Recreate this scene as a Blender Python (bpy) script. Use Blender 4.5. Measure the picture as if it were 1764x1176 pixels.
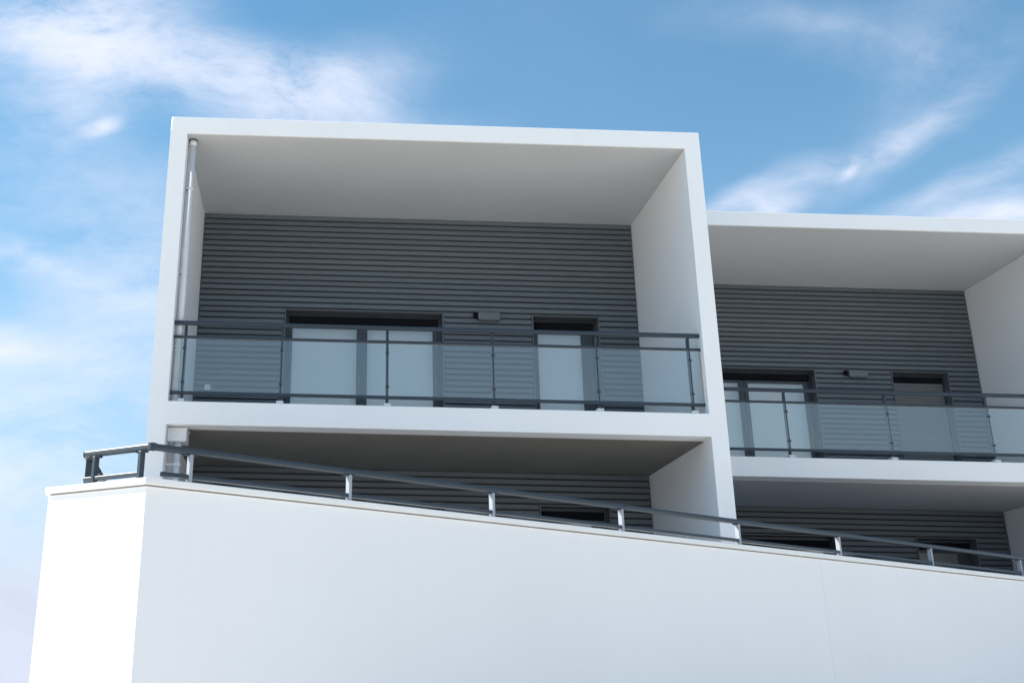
import bpy, bmesh, math, random
from mathutils import Vector, Matrix
random.seed(7)
S = bpy.context.scene
for o in list(bpy.data.objects): bpy.data.objects.remove(o)
COL = S.collection

# ------------------------------------------------------------------ camera
CAM = Vector((1.8422, -14.4204, -3.3376)); YAW, PITCH, ROLL = 0.0316, 0.3634, 0.0165
FPX, PPX, PPY = 2017.5, -271.1, -166.8          # focal length and principal point of the cropped 1764 x 1176 photo
fwd = Vector((math.sin(YAW)*math.cos(PITCH), math.cos(YAW)*math.cos(PITCH), math.sin(PITCH)))
r0 = Vector((math.cos(YAW), -math.sin(YAW), 0)); u0 = r0.cross(fwd)
rgt = math.cos(ROLL)*r0 + math.sin(ROLL)*u0; upv = -math.sin(ROLL)*r0 + math.cos(ROLL)*u0
cd = bpy.data.cameras.new('camera'); cam = bpy.data.objects.new('camera', cd); COL.objects.link(cam)
cam.matrix_world = Matrix(((rgt.x, upv.x, -fwd.x, CAM.x), (rgt.y, upv.y, -fwd.y, CAM.y), (rgt.z, upv.z, -fwd.z, CAM.z), (0, 0, 0, 1)))
cd.sensor_fit = 'HORIZONTAL'; cd.sensor_width = 36; cd.lens = 36*FPX/1764
cd.shift_x = -PPX/1764; cd.shift_y = PPY/1764; cd.clip_start = .1; cd.clip_end = 3000
S.camera = cam

# ------------------------------------------------------------------ sun, exposure
SUN_EL = math.radians(44); SUN_AZ = math.atan2(-.99, .13)      # azimuth from +Y towards +X
sdir = Vector((math.sin(SUN_AZ)*math.cos(SUN_EL), math.cos(SUN_AZ)*math.cos(SUN_EL), math.sin(SUN_EL)))
sl = bpy.data.lights.new('sun', 'SUN'); sl.energy = 5.0; sl.angle = math.radians(.53); sl.color = (1, .95, .88)
so = bpy.data.objects.new('sun', sl); COL.objects.link(so); so.location = (-20, 5, 25)
so.rotation_euler = (-sdir).to_track_quat('-Z', 'Y').to_euler()
vs = S.view_settings; vs.view_transform = 'Standard'; vs.look = 'None'; vs.gamma = 1; vs.use_curve_mapping = False
vs.exposure = 1.11

# ------------------------------------------------------------------ sky
def build_world():
    w = bpy.data.worlds.new('World'); S.world = w; w.use_nodes = True
    N = w.node_tree.nodes; L = w.node_tree.links; N.clear()
    def nd(t, **k):
        n = N.new(t)
        for a, b in k.items(): setattr(n, a, b)
        return n
    def mth(op, a, b=None, c=None, clamp=False):
        n = nd('ShaderNodeMath', operation=op, use_clamp=clamp)
        for i, v in enumerate((a, b, c)):
            if v is None: continue
            if isinstance(v, (int, float)): n.inputs[i].default_value = v
            else: L.new(v, n.inputs[i])
        return n.outputs[0]
    def vm(op, a, b, out=0):
        n = nd('ShaderNodeVectorMath', operation=op)
        for i, v in enumerate((a, b)):
            if v is None: continue
            if isinstance(v, (tuple, Vector)): n.inputs[i].default_value = tuple(v)
            else: L.new(v, n.inputs[i])
        return n.outputs['Value'] if out else n.outputs[0]
    tc = nd('ShaderNodeTexCoord').outputs['Generated']
    sky = nd('ShaderNodeTexSky', sky_type='NISHITA', sun_disc=False)
    sky.sun_elevation = SUN_EL; sky.sun_rotation = SUN_AZ; sky.air_density = 1.0; sky.dust_density = .8; sky.ozone_density = 3.0; sky.altitude = 100
    blue = vm('MULTIPLY', sky.outputs[0], (.58, 1.02, 1.02))          # the camera's deep cyan-blue rendering of clear sky
    # a layer of thin cirrus: streaky noise over the whole dome, thickest where the photograph's banks stand
    w1 = nd('ShaderNodeTexNoise'); w1.inputs['Scale'].default_value = 3.2; w1.inputs['Detail'].default_value = 4; L.new(tc, w1.inputs['Vector'])
    warp = vm('MULTIPLY', vm('SUBTRACT', w1.outputs['Color'], (.5, .5, .5)), (.22, .22, .16))
    P = vm('ADD', tc, warp)
    def noise(sc, det, rough, stretch, off=(0, 0, 0)):
        mp = nd('ShaderNodeMapping'); mp.inputs['Scale'].default_value = stretch; mp.inputs['Location'].default_value = off
        mp.inputs['Rotation'].default_value = (0, math.radians(-14), math.radians(20)); L.new(P, mp.inputs['Vector'])
        n = nd('ShaderNodeTexNoise'); n.inputs['Scale'].default_value = sc; n.inputs['Detail'].default_value = det
        n.inputs['Roughness'].default_value = rough; L.new(mp.outputs[0], n.inputs['Vector']); return n.outputs['Fac']
    nA = noise(5.5, 7, .56, (.55, .8, 1.7)); nB = noise(20, 7, .68, (.5, .8, 1.4), (3, 1, 7)); nC = noise(2.0, 5, .5, (.8, .8, 1.6), (9, 4, 2))
    def pix(u, v): return ((u-882-PPX)*rgt/FPX - (v-588-PPY)*upv/FPX + fwd)
    banks = [(70, 50, 190, 60, 8, .75), (190, 90, 170, 95, -55, .85), (340, 155, 220, 62, 24, .75), (545, 180, 220, 46, 8, .8), (600, 150, 130, 44, -28, .5),
             (190, 262, 32, 11, -8, 1.2), (15, 580, 62, 20, 20, 1.0), (95, 800, 200, 60, -4, .6), (40, 900, 170, 80, 0, .4), (60, 1100, 200, 90, 0, .25),
             (1550, 190, 130, 22, -36, .3), (1480, 220, 80, 16, -14, .32), (1330, 285, 130, 20, -24, .42), (1305, 335, 34, 18, -30, 1.3), (1240, 325, 60, 20, -40, .4),
             (1420, 256, 16, 8, -40, 1.0), (1700, 362, 110, 24, -6, 1.4), (1650, 298, 130, 20, -16, .45), (1560, 80, 110, 50, -50, .2), (1390, 30, 160, 36, 10, .18),
             (225, 520, 170, 120, -35, .42), (40, 465, 90, 18, 16, .6), (70, 680, 240, 90, -15, .42), (110, 380, 200, 90, 10, .16)]
    tot = None
    for (u, v, a, b, ang, st) in banks:
        c = pix(u, v).normalized(); t = math.radians(ang)
        e1 = (pix(u+10*math.cos(t), v+10*math.sin(t)).normalized()-c).normalized(); e3 = c; e2 = e3.cross(e1).normalized(); e1 = e2.cross(e3)
        mp = nd('ShaderNodeMapping', vector_type='TEXTURE'); L.new(P, mp.inputs['Vector'])
        mp.inputs['Location'].default_value = c; mp.inputs['Scale'].default_value = (2.3*a/FPX, 2.3*b/FPX, .6)
        mp.inputs['Rotation'].default_value = Matrix((e1, e2, e3)).transposed().to_euler()
        gr = nd('ShaderNodeTexGradient', gradient_type='QUADRATIC_SPHERE'); L.new(mp.outputs[0], gr.inputs[0])
        tot = mth('MULTIPLY_ADD', gr.outputs['Fac'], st*1.6, 0.0 if tot is None else tot)
    fray = mth('MULTIPLY_ADD', nB, 2.4, mth('MULTIPLY_ADD', nA, 2.2, -1.62))
    body = mth('MULTIPLY', tot, mth('MAXIMUM', fray, .12))
    thin = mth('MULTIPLY', mth('MULTIPLY', mth('SUBTRACT', nC, .50, clamp=True), nA), .5)   # faint veil everywhere on the dome
    dens = mth('SUBTRACT', 1.0, mth('POWER', 2.718, mth('MULTIPLY', mth('ADD', body, thin), -1.25)), clamp=True)
    # haze thickening towards the horizon, the same all round
    sep = nd('ShaderNodeSeparateXYZ'); L.new(tc, sep.inputs[0])
    low = mth('MULTIPLY', mth('POWER', 2.718, mth('MULTIPLY', mth('MAXIMUM', sep.outputs['Z'], 0.0), -6.0)), 1.5, clamp=True)
    def mixc(f, A, B):
        m = nd('ShaderNodeMix', data_type='RGBA'); L.new(f, m.inputs['Factor']); L.new(A, m.inputs['A']); m.inputs['B'].default_value = B; return m.outputs['Result']
    res = mixc(dens, mixc(low, blue, HAZE), CLOUD)
    bg = nd('ShaderNodeBackground'); bg.inputs['Strength'].default_value = SKY_STRENGTH; L.new(res, bg.inputs['Color'])
    out = nd('ShaderNodeOutputWorld'); L.new(bg.outputs[0], out.inputs['Surface'])
SKY_STRENGTH = .087; CLOUD = (4.9, 5.15, 6.0, 1); HAZE = (3.55, 3.95, 4.85, 1)
build_world()

# ------------------------------------------------------------------ materials (all procedural, world-space)
def material(name, col, rough=.6, var=.05, vscale=1.5, bump=0.0, bscale=60, metal=0.0, fine=0, spec=.5, objvar=0.0, streak=0.0):
    m = bpy.data.materials.new(name); m.use_nodes = True
    N = m.node_tree.nodes; L = m.node_tree.links; b = N['Principled BSDF']
    b.inputs['Roughness'].default_value = rough; b.inputs['Metallic'].default_value = metal; b.inputs['Specular IOR Level'].default_value = spec
    geo = N.new('ShaderNodeNewGeometry')
    def noise(sc, det, vec=None):
        n = N.new('ShaderNodeTexNoise'); n.inputs['Scale'].default_value = sc; n.inputs['Detail'].default_value = det
        L.new(vec or geo.outputs['Position'], n.inputs['Vector']); return n.outputs['Fac']
    def mth(op, a, b_, c=None):
        n = N.new('ShaderNodeMath'); n.operation = op
        for i, v in enumerate((a, b_, c)):
            if v is None: continue
            if isinstance(v, (int, float)): n.inputs[i].default_value = v
            else: L.new(v, n.inputs[i])
        return n.outputs[0]
    f = mth('MULTIPLY_ADD', mth('SUBTRACT', noise(vscale, 6), .5), var*2, 1.0)
    if fine: f = mth('ADD', f, mth('MULTIPLY', mth('SUBTRACT', noise(bscale, 2), .5), fine))
    if objvar:
        oi = N.new('ShaderNodeObjectInfo'); f = mth('ADD', f, mth('MULTIPLY', mth('SUBTRACT', oi.outputs['Random'], .5), objvar))
    if streak:
        mp = N.new('ShaderNodeMapping'); mp.inputs['Scale'].default_value = (5, 5, .22); L.new(geo.outputs['Position'], mp.inputs['Vector'])
        s = noise(1.6, 5, mp.outputs[0]); s = mth('MULTIPLY', mth('MAXIMUM', mth('SUBTRACT', s, .55), 0), -streak*3); f = mth('ADD', f, s)
    vm = N.new('ShaderNodeVectorMath'); vm.operation = 'SCALE'; vm.inputs[0].default_value = col; L.new(f, vm.inputs['Scale'])
    L.new(vm.outputs[0], b.inputs['Base Color'])
    if bump:
        bp = N.new('ShaderNodeBump'); bp.inputs['Strength'].default_value = bump; bp.inputs['Distance'].default_value = .004
        L.new(noise(bscale, 3), bp.inputs['Height']); L.new(bp.outputs[0], b.inputs['Normal'])
    return m
def glass(name, tint, r, coat):
    m = bpy.data.materials.new(name); m.use_nodes = True; N = m.node_tree.nodes; L = m.node_tree.links; N.clear()
    tr = N.new('ShaderNodeBsdfTransparent'); tr.inputs[0].default_value = (*tint, 1)
    gl = N.new('ShaderNodeBsdfGlossy'); gl.inputs['Roughness'].default_value = .02; gl.inputs['Color'].default_value = (*coat, 1)
    fr = N.new('ShaderNodeLayerWeight'); fr.inputs['Blend'].default_value = .12
    ma = N.new('ShaderNodeMath'); ma.operation = 'MULTIPLY_ADD'; ma.inputs[1].default_value = .9; ma.inputs[2].default_value = r; L.new(fr.outputs['Fresnel'], ma.inputs[0])
    mx = N.new('ShaderNodeMixShader'); L.new(ma.outputs[0], mx.inputs[0]); L.new(tr.outputs[0], mx.inputs[1]); L.new(gl.outputs[0], mx.inputs[2])
    o = N.new('ShaderNodeOutputMaterial'); L.new(mx.outputs[0], o.inputs['Surface']); return m
M = dict(
    render=material('white_render', (.86, .86, .865), .85, .035, .9, .25, 90, fine=.05, spec=.2, streak=.03),
    render2=material('white_wall_render', (.85, .85, .865), .85, .04, .7, .3, 70, fine=.06, spec=.2, streak=.02),
    coping=material('coping_white', (.82, .82, .81), .6, .06, 3, .1, 60, spec=.3),
    slat=material('cladding_grey', (.112, .132, .152), .5, .06, 2.5, .15, 120, objvar=.14, spec=.4),
    backing=material('cladding_backing', (.03, .033, .036), .8, .05),
    frame=material('anthracite_frame', (.035, .042, .052), .35, .04, 3, spec=.5),
    reveal=material('reveal_sheet', (.12, .13, .145), .45, .04, 3),
    shutter=material('shutter_box_black', (.008, .008, .011), .8, .04, 3, spec=.1),
    post_grey=material('post_aluminium', (.34, .36, .39), .4, .05, 6, metal=.2),
    rail=material('rail_blue_grey', (.026, .038, .052), .42, .06, 6, spec=.5),
    foot=material('white_foot', (.72, .72, .72), .5, .04, 5),
    pipe=material('white_pipe', (.70, .71, .73), .35, .05, 4, spec=.5),
    zinc=material('dark_clip', (.10, .11, .12), .4, .05, 5),
    ceiling=material('ceiling_shaded_white', (.60, .61, .625), .9, .05, .8, .2, 60, spec=.2),  # wall white greyed down, the loggia's shade put into the colour
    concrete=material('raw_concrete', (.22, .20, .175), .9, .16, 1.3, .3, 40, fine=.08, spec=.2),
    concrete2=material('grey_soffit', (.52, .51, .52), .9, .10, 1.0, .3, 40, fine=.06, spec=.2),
    blind=material('added_pale_blind', (.72, .67, .64), .9, .05, 1.2),  # added behind the panes to give them the paleness of reflected sky
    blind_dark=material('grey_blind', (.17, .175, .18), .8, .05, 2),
    lamp=material('lamp_housing', (.125, .14, .15), .4, .04, 6),
    paving=material('terrace_paving', (.11, .105, .10), .85, .1, 1.2, .2, 40),
    ground=material('ground_paving', (.56, .515, .45), .9, .18, .35, .3, 20, fine=.1, spec=.2),
    shadow_line=material('shadow_grey', (.30, .295, .285), .9, .08, 6),  # grey that stands in for the shade under the coping
    shutter_slat=material('shutter_slat_grey', (.13, .135, .14), .55, .04, 3, objvar=.08),
    seal=material('joint_seal', (.80, .80, .81), .8, .03),
    inner=material('room_paint', (.45, .45, .45), .9, .03),
    glass=glass('window_glass', (.93, .95, .96), .15, (1, .90, .82)),
    rglass=glass('balustrade_glass', (.97, .985, .985), .125, (1, .90, .82)),
)

# ------------------------------------------------------------------ helpers
def link(name, me, mat, parent=None, loc=None, bevel=0, smooth=False):
    o = bpy.data.objects.new(name, me); COL.objects.link(o)
    if mat and not me.materials: me.materials.append(M[mat])
    if parent: o.parent = parent
    if loc is not None: o.location = loc
    if bevel:
        b = o.modifiers.new('bevel', 'BEVEL'); b.width = bevel; b.segments = 2; b.limit_method = 'ANGLE'; b.angle_limit = math.radians(40)
    if smooth:
        for p in me.polygons: p.use_smooth = True
    return o
def thing(name, label, cat, loc, group=None):
    o = bpy.data.objects.new(name, None); COL.objects.link(o); o.location = loc; o.empty_display_size = .3
    tag(o, label, cat, group); return o
def tag(o, label, cat, group=None):
    o['label'] = label; o['category'] = cat
    if group: o['group'] = group
class MB:
    """collects boxes / bars / tubes in world coordinates; build() makes ONE mesh with its origin at the parent's"""
    def __init__(s): s.bm = bmesh.new()
    def box(s, x0, x1, y0, y1, z0, z1):
        v = [s.bm.verts.new((x, y, z)) for z in (z0, z1) for y in (y0, y1) for x in (x0, x1)]
        for f in ((0, 2, 3, 1), (4, 5, 7, 6), (0, 1, 5, 4), (2, 6, 7, 3), (0, 4, 6, 2), (1, 3, 7, 5)): s.bm.faces.new([v[i] for i in f])
        return s
    def bar(s, a, b, w, h, up=Vector((0, 0, 1)), r=0):
        """rectangular (or rounded, r) bar from a to b"""
        a, b = Vector(a), Vector(b); d = (b-a).normalized(); sx = d.cross(up).normalized(); uy = sx.cross(d)
        if r:
            ring = [(sg*(w/2-r)+r*math.cos(t), th*(h/2-r)+r*math.sin(t)) for k, (sg, th) in enumerate(((1, 1), (-1, 1), (-1, -1), (1, -1)))
                    for t in [math.pi/2*k + q*math.pi/4 for q in range(3)]]
        else: ring = [(w/2, h/2), (-w/2, h/2), (-w/2, -h/2), (w/2, -h/2)]
        A = [s.bm.verts.new(a+sx*p+uy*q) for p, q in ring]; B = [s.bm.verts.new(b+sx*p+uy*q) for p, q in ring]; n = len(ring)
        for i in range(n): s.bm.faces.new((A[i], A[(i+1) % n], B[(i+1) % n], B[i]))
        s.bm.faces.new(A[::-1]); s.bm.faces.new(B); return s
    def tube(s, pts, r, n=14, cap=True):
        pts = [Vector(p) for p in pts]; rings = []
        for i, p in enumerate(pts):
            d = (pts[min(i+1, len(pts)-1)]-pts[max(i-1, 0)]).normalized(); ref = Vector((0, 1, 0)) if abs(d.y) < .9 else Vector((1, 0, 0))
            sx = d.cross(ref).normalized(); uy = sx.cross(d); rr = r[i] if isinstance(r, (list, tuple)) else r
            rings.append([s.bm.verts.new(p+sx*rr*math.cos(2*math.pi*k/n)+uy*rr*math.sin(2*math.pi*k/n)) for k in range(n)])
        for A, B in zip(rings, rings[1:]):
            for k in range(n): s.bm.faces.new((A[k], A[(k+1) % n], B[(k+1) % n], B[k]))
        if cap: s.bm.faces.new(rings[0][::-1]); s.bm.faces.new(rings[-1])
        return s
    def prism(s, poly, z0, z1):
        zf = z0 if callable(z0) else (lambda p: z0); zt = z1 if callable(z1) else (lambda p: z1)
        A = [s.bm.verts.new((p[0], p[1], zf(p))) for p in poly]; B = [s.bm.verts.new((p[0], p[1], zt(p))) for p in poly]; n = len(poly)
        for i in range(n): s.bm.faces.new((A[i], A[(i+1) % n], B[(i+1) % n], B[i]))
        s.bm.faces.new(A[::-1]); s.bm.faces.new(B); return s
    def cells(s, xs, zs, solid, y0, y1):
        """extrusion along y of the solid cells of an x-z grid, welded, without inner faces"""
        V = {}
        def v(i, k, y):
            if (i, k, y) not in V: V[(i, k, y)] = s.bm.verts.new((xs[i], y, zs[k]))
            return V[(i, k, y)]
        nx, nz = len(xs)-1, len(zs)-1; ok = lambda i, k: 0 <= i < nx and 0 <= k < nz and solid(i, k)
        for i in range(nx):
            for k in range(nz):
                if not ok(i, k): continue
                s.bm.faces.new([v(i, k, y0), v(i+1, k, y0), v(i+1, k+1, y0), v(i, k+1, y0)])
                s.bm.faces.new([v(i, k, y1), v(i, k+1, y1), v(i+1, k+1, y1), v(i+1, k, y1)])
                if not ok(i-1, k): s.bm.faces.new([v(i, k, y0), v(i, k+1, y0), v(i, k+1, y1), v(i, k, y1)])
                if not ok(i+1, k): s.bm.faces.new([v(i+1, k, y0), v(i+1, k, y1), v(i+1, k+1, y1), v(i+1, k+1, y0)])
                if not ok(i, k-1): s.bm.faces.new([v(i, k, y0), v(i, k, y1), v(i+1, k, y1), v(i+1, k, y0)])
                if not ok(i, k+1): s.bm.faces.new([v(i, k+1, y0), v(i+1, k+1, y0), v(i+1, k+1, y1), v(i, k+1, y1)])
        return s
    def round_edge(s, on, w):
        """rounds the run of edges whose ends satisfy on (a rendered corner bead)"""
        es = [e for e in s.bm.edges if on(e.verts[0].co) and on(e.verts[1].co)]
        bmesh.ops.bevel(s.bm, geom=es, offset=w, segments=3, affect='EDGES', profile=.5); return s
    def build(s, name, mat, parent=None, bevel=0, smooth=False, origin=None):
        bmesh.ops.recalc_face_normals(s.bm, faces=s.bm.faces)
        off = Vector((0, 0, 0)); q = parent
        while q: off += q.location; q = q.parent
        o3 = Vector(origin) if origin else off
        for v in s.bm.verts: v.co -= o3
        me = bpy.data.meshes.new(name); s.bm.to_mesh(me); s.bm.free()
        return link(name, me, mat, parent, o3-off, bevel, smooth)

# ------------------------------------------------------------------ ground and terrace
GZ = -4.95; FZ = -2.90
H, T = 3.70, .244; SB = .293; DEP = 2.837
XI, XJ, XR, XO = 0.0, 6.819, 7.036, -.229
Y2, XJ2, XR2 = 2.74, 13.71, 13.93
def struct(o): o['kind'] = 'structure'; return o
struct(MB().box(-400, 400, -400, 400, GZ-.3, GZ).build('ground', 'ground'))

# ------------------------------------------------------------------ podium with parapet coping
PA = math.radians(32.65); E = Vector((math.cos(PA), math.sin(PA), 0)); NV = Vector((math.sin(PA), -math.cos(PA), 0))
PC = Vector((.612, -5.72, 0)); PL = Vector((-.243, -5.125, 0)); HP = -1.945; SL = .0065
E2 = (PL-PC).normalized(); N2 = Vector((-E2.y, E2.x, 0)); LEFT_LEN = (PL-PC).length
E3 = Vector((-.07, 1, 0)).normalized(); N3 = Vector((-E3.y, E3.x, 0)); LEN1, LEN3 = 17.0, 14.0
def meet(p, d, q, e):
    t = ((q.x-p.x)*e.y-(q.y-p.y)*e.x)/(d.x*e.y-d.y*e.x); return p+d*t
def offset_path(k, k3=None):
    """outline of the podium's three outer sides, set in by k (k3 on the far side)"""
    a, b, c = PC-NV*k, PC-N2*k, PL-N3*(k if k3 is None else k3)
    c1 = meet(a, E, b, E2); c2 = meet(b, E2, c, E3)
    return [c1+E*LEN1, c1, c2, c2+E3*LEN3]
def zslope(p): return max(0.0, (Vector((p[0], p[1], 0))-PC).dot(E))*SL
podium = thing('podium_wall', 'tall smooth white rendered podium wall with angular corner and pale coping', 'wall', (PC.x, PC.y, GZ))
o4, o24 = offset_path(.030), offset_path(.230)
for nm, i in (('front_wall', 0), ('corner_wall', 1), ('rear_wall', 2)):
    MB().prism([o4[i], o4[i+1], o24[i+1], o24[i]], GZ, lambda p: HP-.012+zslope(p)).build(nm, 'render2', podium)
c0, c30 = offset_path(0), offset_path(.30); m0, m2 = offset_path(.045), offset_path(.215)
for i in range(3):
    MB().prism([m0[i], m0[i+1], m2[i+1], m2[i]], lambda p: HP-.0115+zslope(p), lambda p: HP-.0005+zslope(p)).build('shadow_strip', 'shadow_line', podium)      # recessed grey strip added to draw the shadow line under the coping
    MB().prism([c0[i], c0[i+1], c30[i+1], c30[i]], lambda p: HP+zslope(p), lambda p: HP+.048+zslope(p)).build('coping', 'coping', podium, bevel=.006)
# vertical movement joint in the front wall
js = PC+E*8.15-NV*.0295; MB().bar(js+Vector((0, 0, GZ+.02)), js+Vector((0, 0, HP+7.5*SL-.01)), .005, .004, up=NV).build('movement_joint', 'seal', podium)
ter = [offset_path(.232)[0], offset_path(.232)[1], offset_path(.232)[2], Vector((-1.3, 11, 0)), Vector((-.24, 11, 0)), Vector((-.24, -.02, 0)), Vector((7.04, -.02, 0)), Vector((7.04, 2.72, 0)), Vector((13.94, 2.72, 0))]
struct(MB().prism(ter, FZ-.2, FZ).build('terrace', 'paving'))

# ------------------------------------------------------------------ the two staggered blocks
PITCH_S = .0905
def slat_mesh(length, cache={}):
    k = round(length, 3)
    if k not in cache:
        bm = bmesh.new(); h = .065; t = .024
        prof = [(0, .004), (.004, 0), (t, 0), (t, h), (.003, h), (0, h-.003)]     # small drip chamfers
        A = [bm.verts.new((0, y, z)) for y, z in prof]; B = [bm.verts.new((length, y, z)) for y, z in prof]; n = len(prof)
        for i in range(n): bm.faces.new((A[i], B[i], B[(i+1) % n], A[(i+1) % n]))
        bm.faces.new(A); bm.faces.new(B[::-1]); bmesh.ops.recalc_face_normals(bm, faces=bm.faces)
        me = bpy.data.meshes.new('slat'); bm.to_mesh(me); bm.free(); me.materials.append(M['slat']); cache[k] = me
    return cache[k]
def cladding(block, base, x0, x1, yb, z0, z1, openings):
    """back wall with window openings (list of x0,x1,ztop, from the floor up) and the slats in front of it"""
    xs = sorted({x0, x1, *[a for o in openings for a in o[:2]]}); zs = [z0, openings[0][2], z1]
    def solid(i, k): return k == 1 or not any(o[0]-1e-6 <= xs[i] < o[1]-1e-6 for o in openings)
    wall = MB().cells(xs, zs, solid, yb+.034, yb+.26).build('back_wall', 'backing', block)
    off = wall.location + block.location
    z = z1-.004-.065
    while z > z0-.02:
        segs = [(x0+.004, x1-.004)]
        zc = z+.03
        if zc < openings[0][2]:
            segs = []; a = x0+.004
            for o in openings: segs.append((a, o[0]-.004)); a = o[1]+.004
            segs.append((a, x1-.004))
        for a, b in segs:
            s = link('slat', slat_mesh(b-a), None, wall, Vector((a, yb+.010+random.uniform(-.0015, .0015), max(z, z0+.002)+random.uniform(-.001, .001)))-off)
        z -= PITCH_S
    return wall
def window(block, x0, x1, yb, z0, zt, leaves, blind, lab=None):
    """floor-length window set 18 cm back in a sheet-metal reveal; leaves = list of (glass x0, glass x1)"""
    yf = yb+.18; fr = MB()
    zh = zt-.16                                             # top of the glazing zone
    fr.box(x0, x1, yf, yf+.07, zt-.05, zt-.002); fr.box(x0, x0+.05, yf, yf+.07, z0, zt-.052); fr.box(x1-.05, x1, yf, yf+.07, z0, zt-.052); fr.box(x0+.052, x1-.052, yf, yf+.07, z0, z0+.05)
    w = fr.build('window', 'frame', block, bevel=.004)
    MB().box(x0+.052, x1-.052, yf-.05, yf+.06, zh, zt-.054).build('shutter_box', 'shutter', w)
    MB().box(x0-.016, x0-.001, yb-.004, yf+.08, z0, zt).box(x1+.001, x1+.016, yb-.004, yf+.08, z0, zt).box(x0-.016, x1+.016, yb-.004, yf+.08, zt+.001, zt+.016).build('reveal', 'reveal', w)
    lo = x0+.052
    for k, (a, b) in enumerate(leaves):
        hi = x1-.052 if k == len(leaves)-1 else (b+leaves[k+1][0])/2-.002
        MB().cells([lo, a, b, hi], [z0+.052, z0+.12, zh-.055, zh-.003], lambda i, j: not (i == 1 and j == 1), yf+.012, yf+.062).build('sash', 'frame', w, bevel=.004)
        MB().box(a-.01, b+.01, yf+.034, yf+.044, z0+.11, zh-.045).build('pane', 'glass', w)
        MB().box(hi-.05, hi-.03, yf-.02, yf+.012, z0+1.0, z0+1.14).build('handle', 'zinc', w)
        lo = hi+.004
    xs = [x0+.03]; n = 1
    if blind == 'shutter':                                  # roller shutter let down in front of the glass
        z = zh-.004; n = 0
        while z > z0+.06:
            MB().box(x0+.054, x1-.054, yf-.03, yf-.018, max(z-.052, z0+.055), z).build('shutter_slat', 'shutter_slat', w); z -= .055
    elif blind: MB().box(x0+.03, x1-.03, yf+.16, yf+.166, z0+.02, zt-.02).build('blind', blind, w)
    return w
def loggia(block, x0, x1, yf, z0, z1, wx, sblind, bblind):
    yb = yf+DEP
    big = (wx+1.35, wx+3.764, 0); sm = (wx+5.172, wx+6.186, 0)
    zt = z0+2.125
    cladding(block, None, x0, x1, yb, z0, z1, [(big[0]-.018, big[1]+.018, zt+.018), (sm[0]-.018, sm[1]+.018, zt+.018)])
    window(block, big[0], big[1], yb, z0+.004, zt, [(wx+1.455, wx+2.45), (wx+2.615, wx+3.63)], bblind)
    window(block, sm[0], sm[1], yb, z0+.004, zt, [(wx+5.27, wx+5.95)], sblind)
b1 = thing('apartment_block', 'white box-shaped apartment block with downpipe in its loggia corner, standing forward', 'building', (3.4, 5, GZ))
zs = [GZ, FZ, -SB, 0, H, H+T]
MB().cells([XO, XI, XJ, XR], zs, lambda i, k: i != 1 or k in (0, 2, 4), 0, 13).round_edge(lambda a: abs(a.x-XO) < 1e-4 and abs(a.y) < 1e-4, .03).build('concrete_shell', 'render', b1, bevel=.006)
b2 = thing('apartment_block', 'white apartment block set back behind the forward one, without a downpipe', 'building', (10.4, 8, GZ))
MB().cells([XR+.003, XJ2, XR2], zs, lambda i, k: i != 0 or k in (0, 2, 4), Y2, 13).build('concrete_shell', 'render', b2, bevel=.006)
WX2 = 6.94
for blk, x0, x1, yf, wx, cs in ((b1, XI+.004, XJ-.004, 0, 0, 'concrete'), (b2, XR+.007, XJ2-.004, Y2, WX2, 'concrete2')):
    loggia(blk, x0, x1, yf, 0, H-.007, wx, 'blind' if blk is b1 else 'shutter', 'blind')
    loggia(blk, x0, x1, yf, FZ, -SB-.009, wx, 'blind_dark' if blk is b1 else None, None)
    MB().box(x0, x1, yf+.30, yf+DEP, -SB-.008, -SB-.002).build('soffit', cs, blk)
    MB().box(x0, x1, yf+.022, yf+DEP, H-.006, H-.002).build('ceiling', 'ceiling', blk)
    MB().box(x0, x1, 12.7, 12.9, FZ+.003, H-.003).build('rear_wall', 'inner', blk)
MB().box(.17, .26, DEP-.022, DEP+.009, .83, .915).build('wall_socket', 'foot', b1, bevel=.006)

# ------------------------------------------------------------------ wall lights
def wall_light(x, y, z, label):
    t = thing('wall_light', label, 'light', (x, y, z))
    MB().box(x+.06, x+.40, y-.085, y-.012, z-.055, z+.06).build('housing', 'lamp', t, bevel=.012)
    MB().box(x+.09, x+.37, y-.078, y-.02, z-.066, z-.056).build('diffuser', 'lamp', t)
    MB().box(x+.10, x+.36, y-.0118, y+.009, z-.05, z+.05).build('back_plate', 'lamp', t)
    MB().tube([(x+.02, y+.008, z+.03), (x+.02, y-.05, z+.03)], .028, 12).tube([(x+.02, y-.05, z+.05), (x+.02, y-.05, z-.03)], .03, 12).build('sensor', 'shutter', t)
wall_light(4.25, DEP, 2.085, 'small grey wall light on the cladding of the forward block')
wall_light(4.25+WX2+.05, Y2+DEP, 2.06, 'small grey wall light on the cladding of the set-back block')

# ------------------------------------------------------------------ rainwater pipes
px, py = .066, .20
dp = thing('downpipe', 'white plastic downpipe in the corner of the upper loggia', 'pipe', (px, py, .0))
MB().tube([(px, py, .002), (px, py, 3.60)], .043, 18).build('pipe', 'pipe', dp, smooth=True)
MB().tube([(px, py, 3.60), (px, py, 3.67)], .052, 18).build('socket', 'pipe', dp, smooth=True)
MB().tube([(px, py, 3.672), (px, py, 3.6925)], .058, 18).build('seal_ring', 'zinc', dp, smooth=True)
MB().tube([(px, py, 0.003), (px, py, .06)], .056, 18).build('base_collar', 'pipe', dp, smooth=True)
for z in (2.95, 1.75, .75):
    c = MB().tube([(px, py, z-.016), (px, py, z+.016)], .050, 18).box(px-.064, px-.03, py-.012, py+.012, z-.012, z+.012).build('clip', 'pipe', dp)
    MB().box(px-.05, px-.03, py-.056, py-.044, z-.03, z-.018).build('screw', 'zinc', c)
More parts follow.
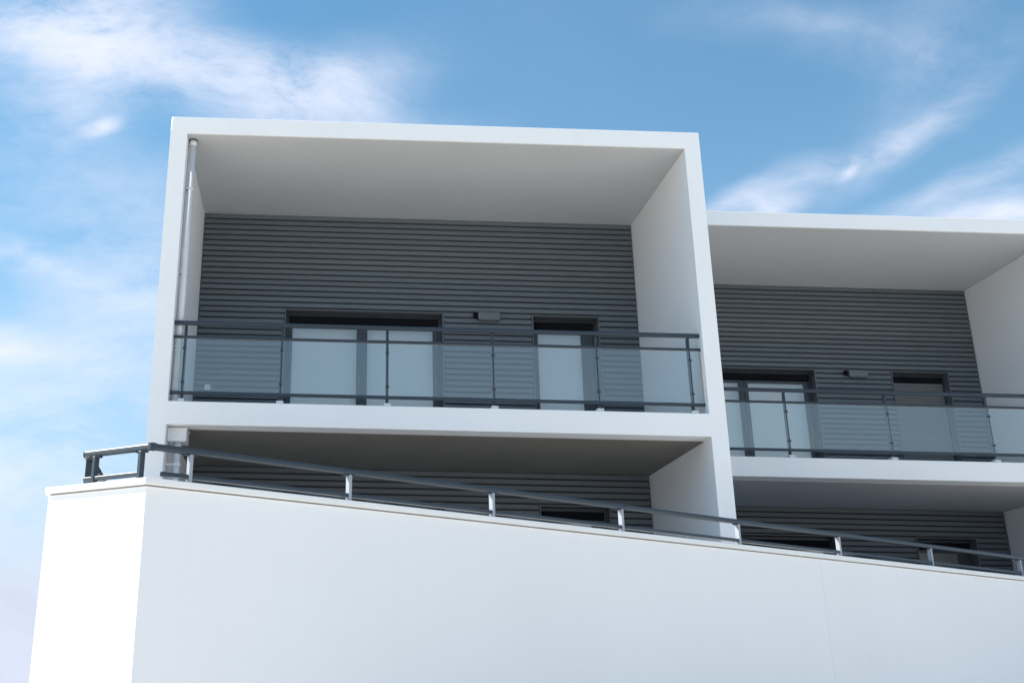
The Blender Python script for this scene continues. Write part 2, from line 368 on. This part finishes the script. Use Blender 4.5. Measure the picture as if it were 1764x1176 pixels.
hp_ = thing('rainwater_hopper', 'square white rainwater hopper box under the balcony slab with its short pipe', 'hopper', (.13, .3, -.5))
MB().box(.004, .245, .14, .44, -.475, -SB-.012).build('box', 'pipe', hp_, bevel=.008)
MB().box(-.0+.002, .255, .13, .45, -.325, -SB-.0125).build('rim', 'pipe', hp_, bevel=.004)
MB().tube([(.135, .24, -.477), (.135, .24, FZ+.003)], .044, 18).build('pipe', 'pipe', hp_, smooth=True)
for z in (-.75, -2.2): MB().tube([(.135, .24, z-.016), (.135, .24, z+.016)], .051, 18).box(.003, .1, .23, .25, z-.012, z+.012).build('clip', 'pipe', hp_)

# ------------------------------------------------------------------ balcony railings
def balcony_railing(x0, x1, yf, posts, label, zt=1.05, zm=.862, zb=.135):
    y = yf+.12; t = thing('balcony_railing', label, 'railing', ((x0+x1)/2, y, 0))
    MB().bar((x0, y, zt), (x1, y, zt), .05, .055, r=.012).build('handrail', 'rail', t)
    MB().bar((x0, y, zm), (x1, y, zm), .04, .036, r=.008).build('upper_rail', 'rail', t)
    MB().bar((x0, y, zb), (x1, y, zb), .04, .04, r=.008).build('lower_rail', 'rail', t)
    for p in posts:
        o = MB().box(p-.019, p+.019, y+.021, y+.055, .0665, zt-.03).box(p-.012, p+.012, y-.01, y+.05, zt-.04, zt-.028).build('post', 'rail', t, bevel=.003)
        MB().box(p-.045, p+.045, y-.05, y+.09, .001, .052).build('foot', 'foot', o, bevel=.008)
        MB().tube([(p, y+.038, .0525), (p, y+.038, .066)], .03, 10).build('collar', 'foot', o)
        for z in (zb+.14, zm-.14): MB().box(p-.024, p+.024, y-.011, y+.0205, z-.014, z+.014).build('glass_clamp', 'rail', o, bevel=.003)
    ed = [x0+.015]+[p for p in posts]+[x1-.015]
    for a, b in zip(ed, ed[1:]):
        if b-a < .06: continue
        MB().box(a+.008, b-.008, y-.005, y+.005, zb+.021, zm-.019).build('glass_panel', 'rglass', t)
balcony_railing(XI+.003, XJ-.003, 0, [.15, 1.391, 2.746, 4.11, 5.456, 6.67], 'glass-panelled blue-grey balcony railing across the forward block')
balcony_railing(XR+.006, XJ2-.003, Y2, [7.43, 8.99, 10.55, 12.12, 13.58], 'glass-panelled blue-grey balcony railing across the set-back block')

# ------------------------------------------------------------------ railing along the podium
pr = thing('parapet_railing', 'low blue-grey metal railing with two rails running along the podium coping', 'railing', (PC.x, PC.y, HP+.05))
q = offset_path(.15, .30); ZT, ZB = .262, .066
def pz(p, dz): return Vector((p[0], p[1], HP+.048+zslope(p)+dz-.004))
runs = [(q[1], E, LEN1-.3, [.327, 1.81, 3.385, 5.058, 6.83, 8.606, 10.486, 12.6, 14.6]), (q[1], E2, LEFT_LEN+.02, [.10, LEFT_LEN-.12]), (q[2], E3, LEN3-.5, [.18, 1.5, 3.0, 4.5, 6, 7.5])]
for k, (o, d, ln, ps) in enumerate(runs):
    if k == 1: ln = (q[2]-q[1]).length; ps = [.10, ln-.10]
    nrm = Vector((d.y, -d.x, 0))
    a, b = o, o+d*ln
    MB().bar(pz(a, ZT), pz(b, ZT), .062, .046, r=.012).build('handrail', 'rail', pr)
    MB().bar(pz(o+d*.09, ZB), pz(o+d*(ln-(.0 if k == 1 else .1)), ZB), .04, .034, r=.008).build('lower_rail', 'rail', pr)
    for s in ps:
        c = o+d*s
        po = MB().bar(pz(c, .012), pz(c, ZT-.025), .05, .03, up=d).build('post', 'post_grey' if k == 0 else 'rail', pr, bevel=.003)
        MB().bar(pz(c-d*.05, ZT-.03), pz(c+d*.05, ZT-.03), .04, .012).build('bracket', 'rail', po)
        MB().bar(pz(c-d*.05, .008), pz(c+d*.05, .008), .08, .012).build('base_plate', 'rail', po)
MB().tube([pz(q[1], ZT-.026), pz(q[1], ZT+.026)], .034, 14).build('corner_joint', 'rail', pr)
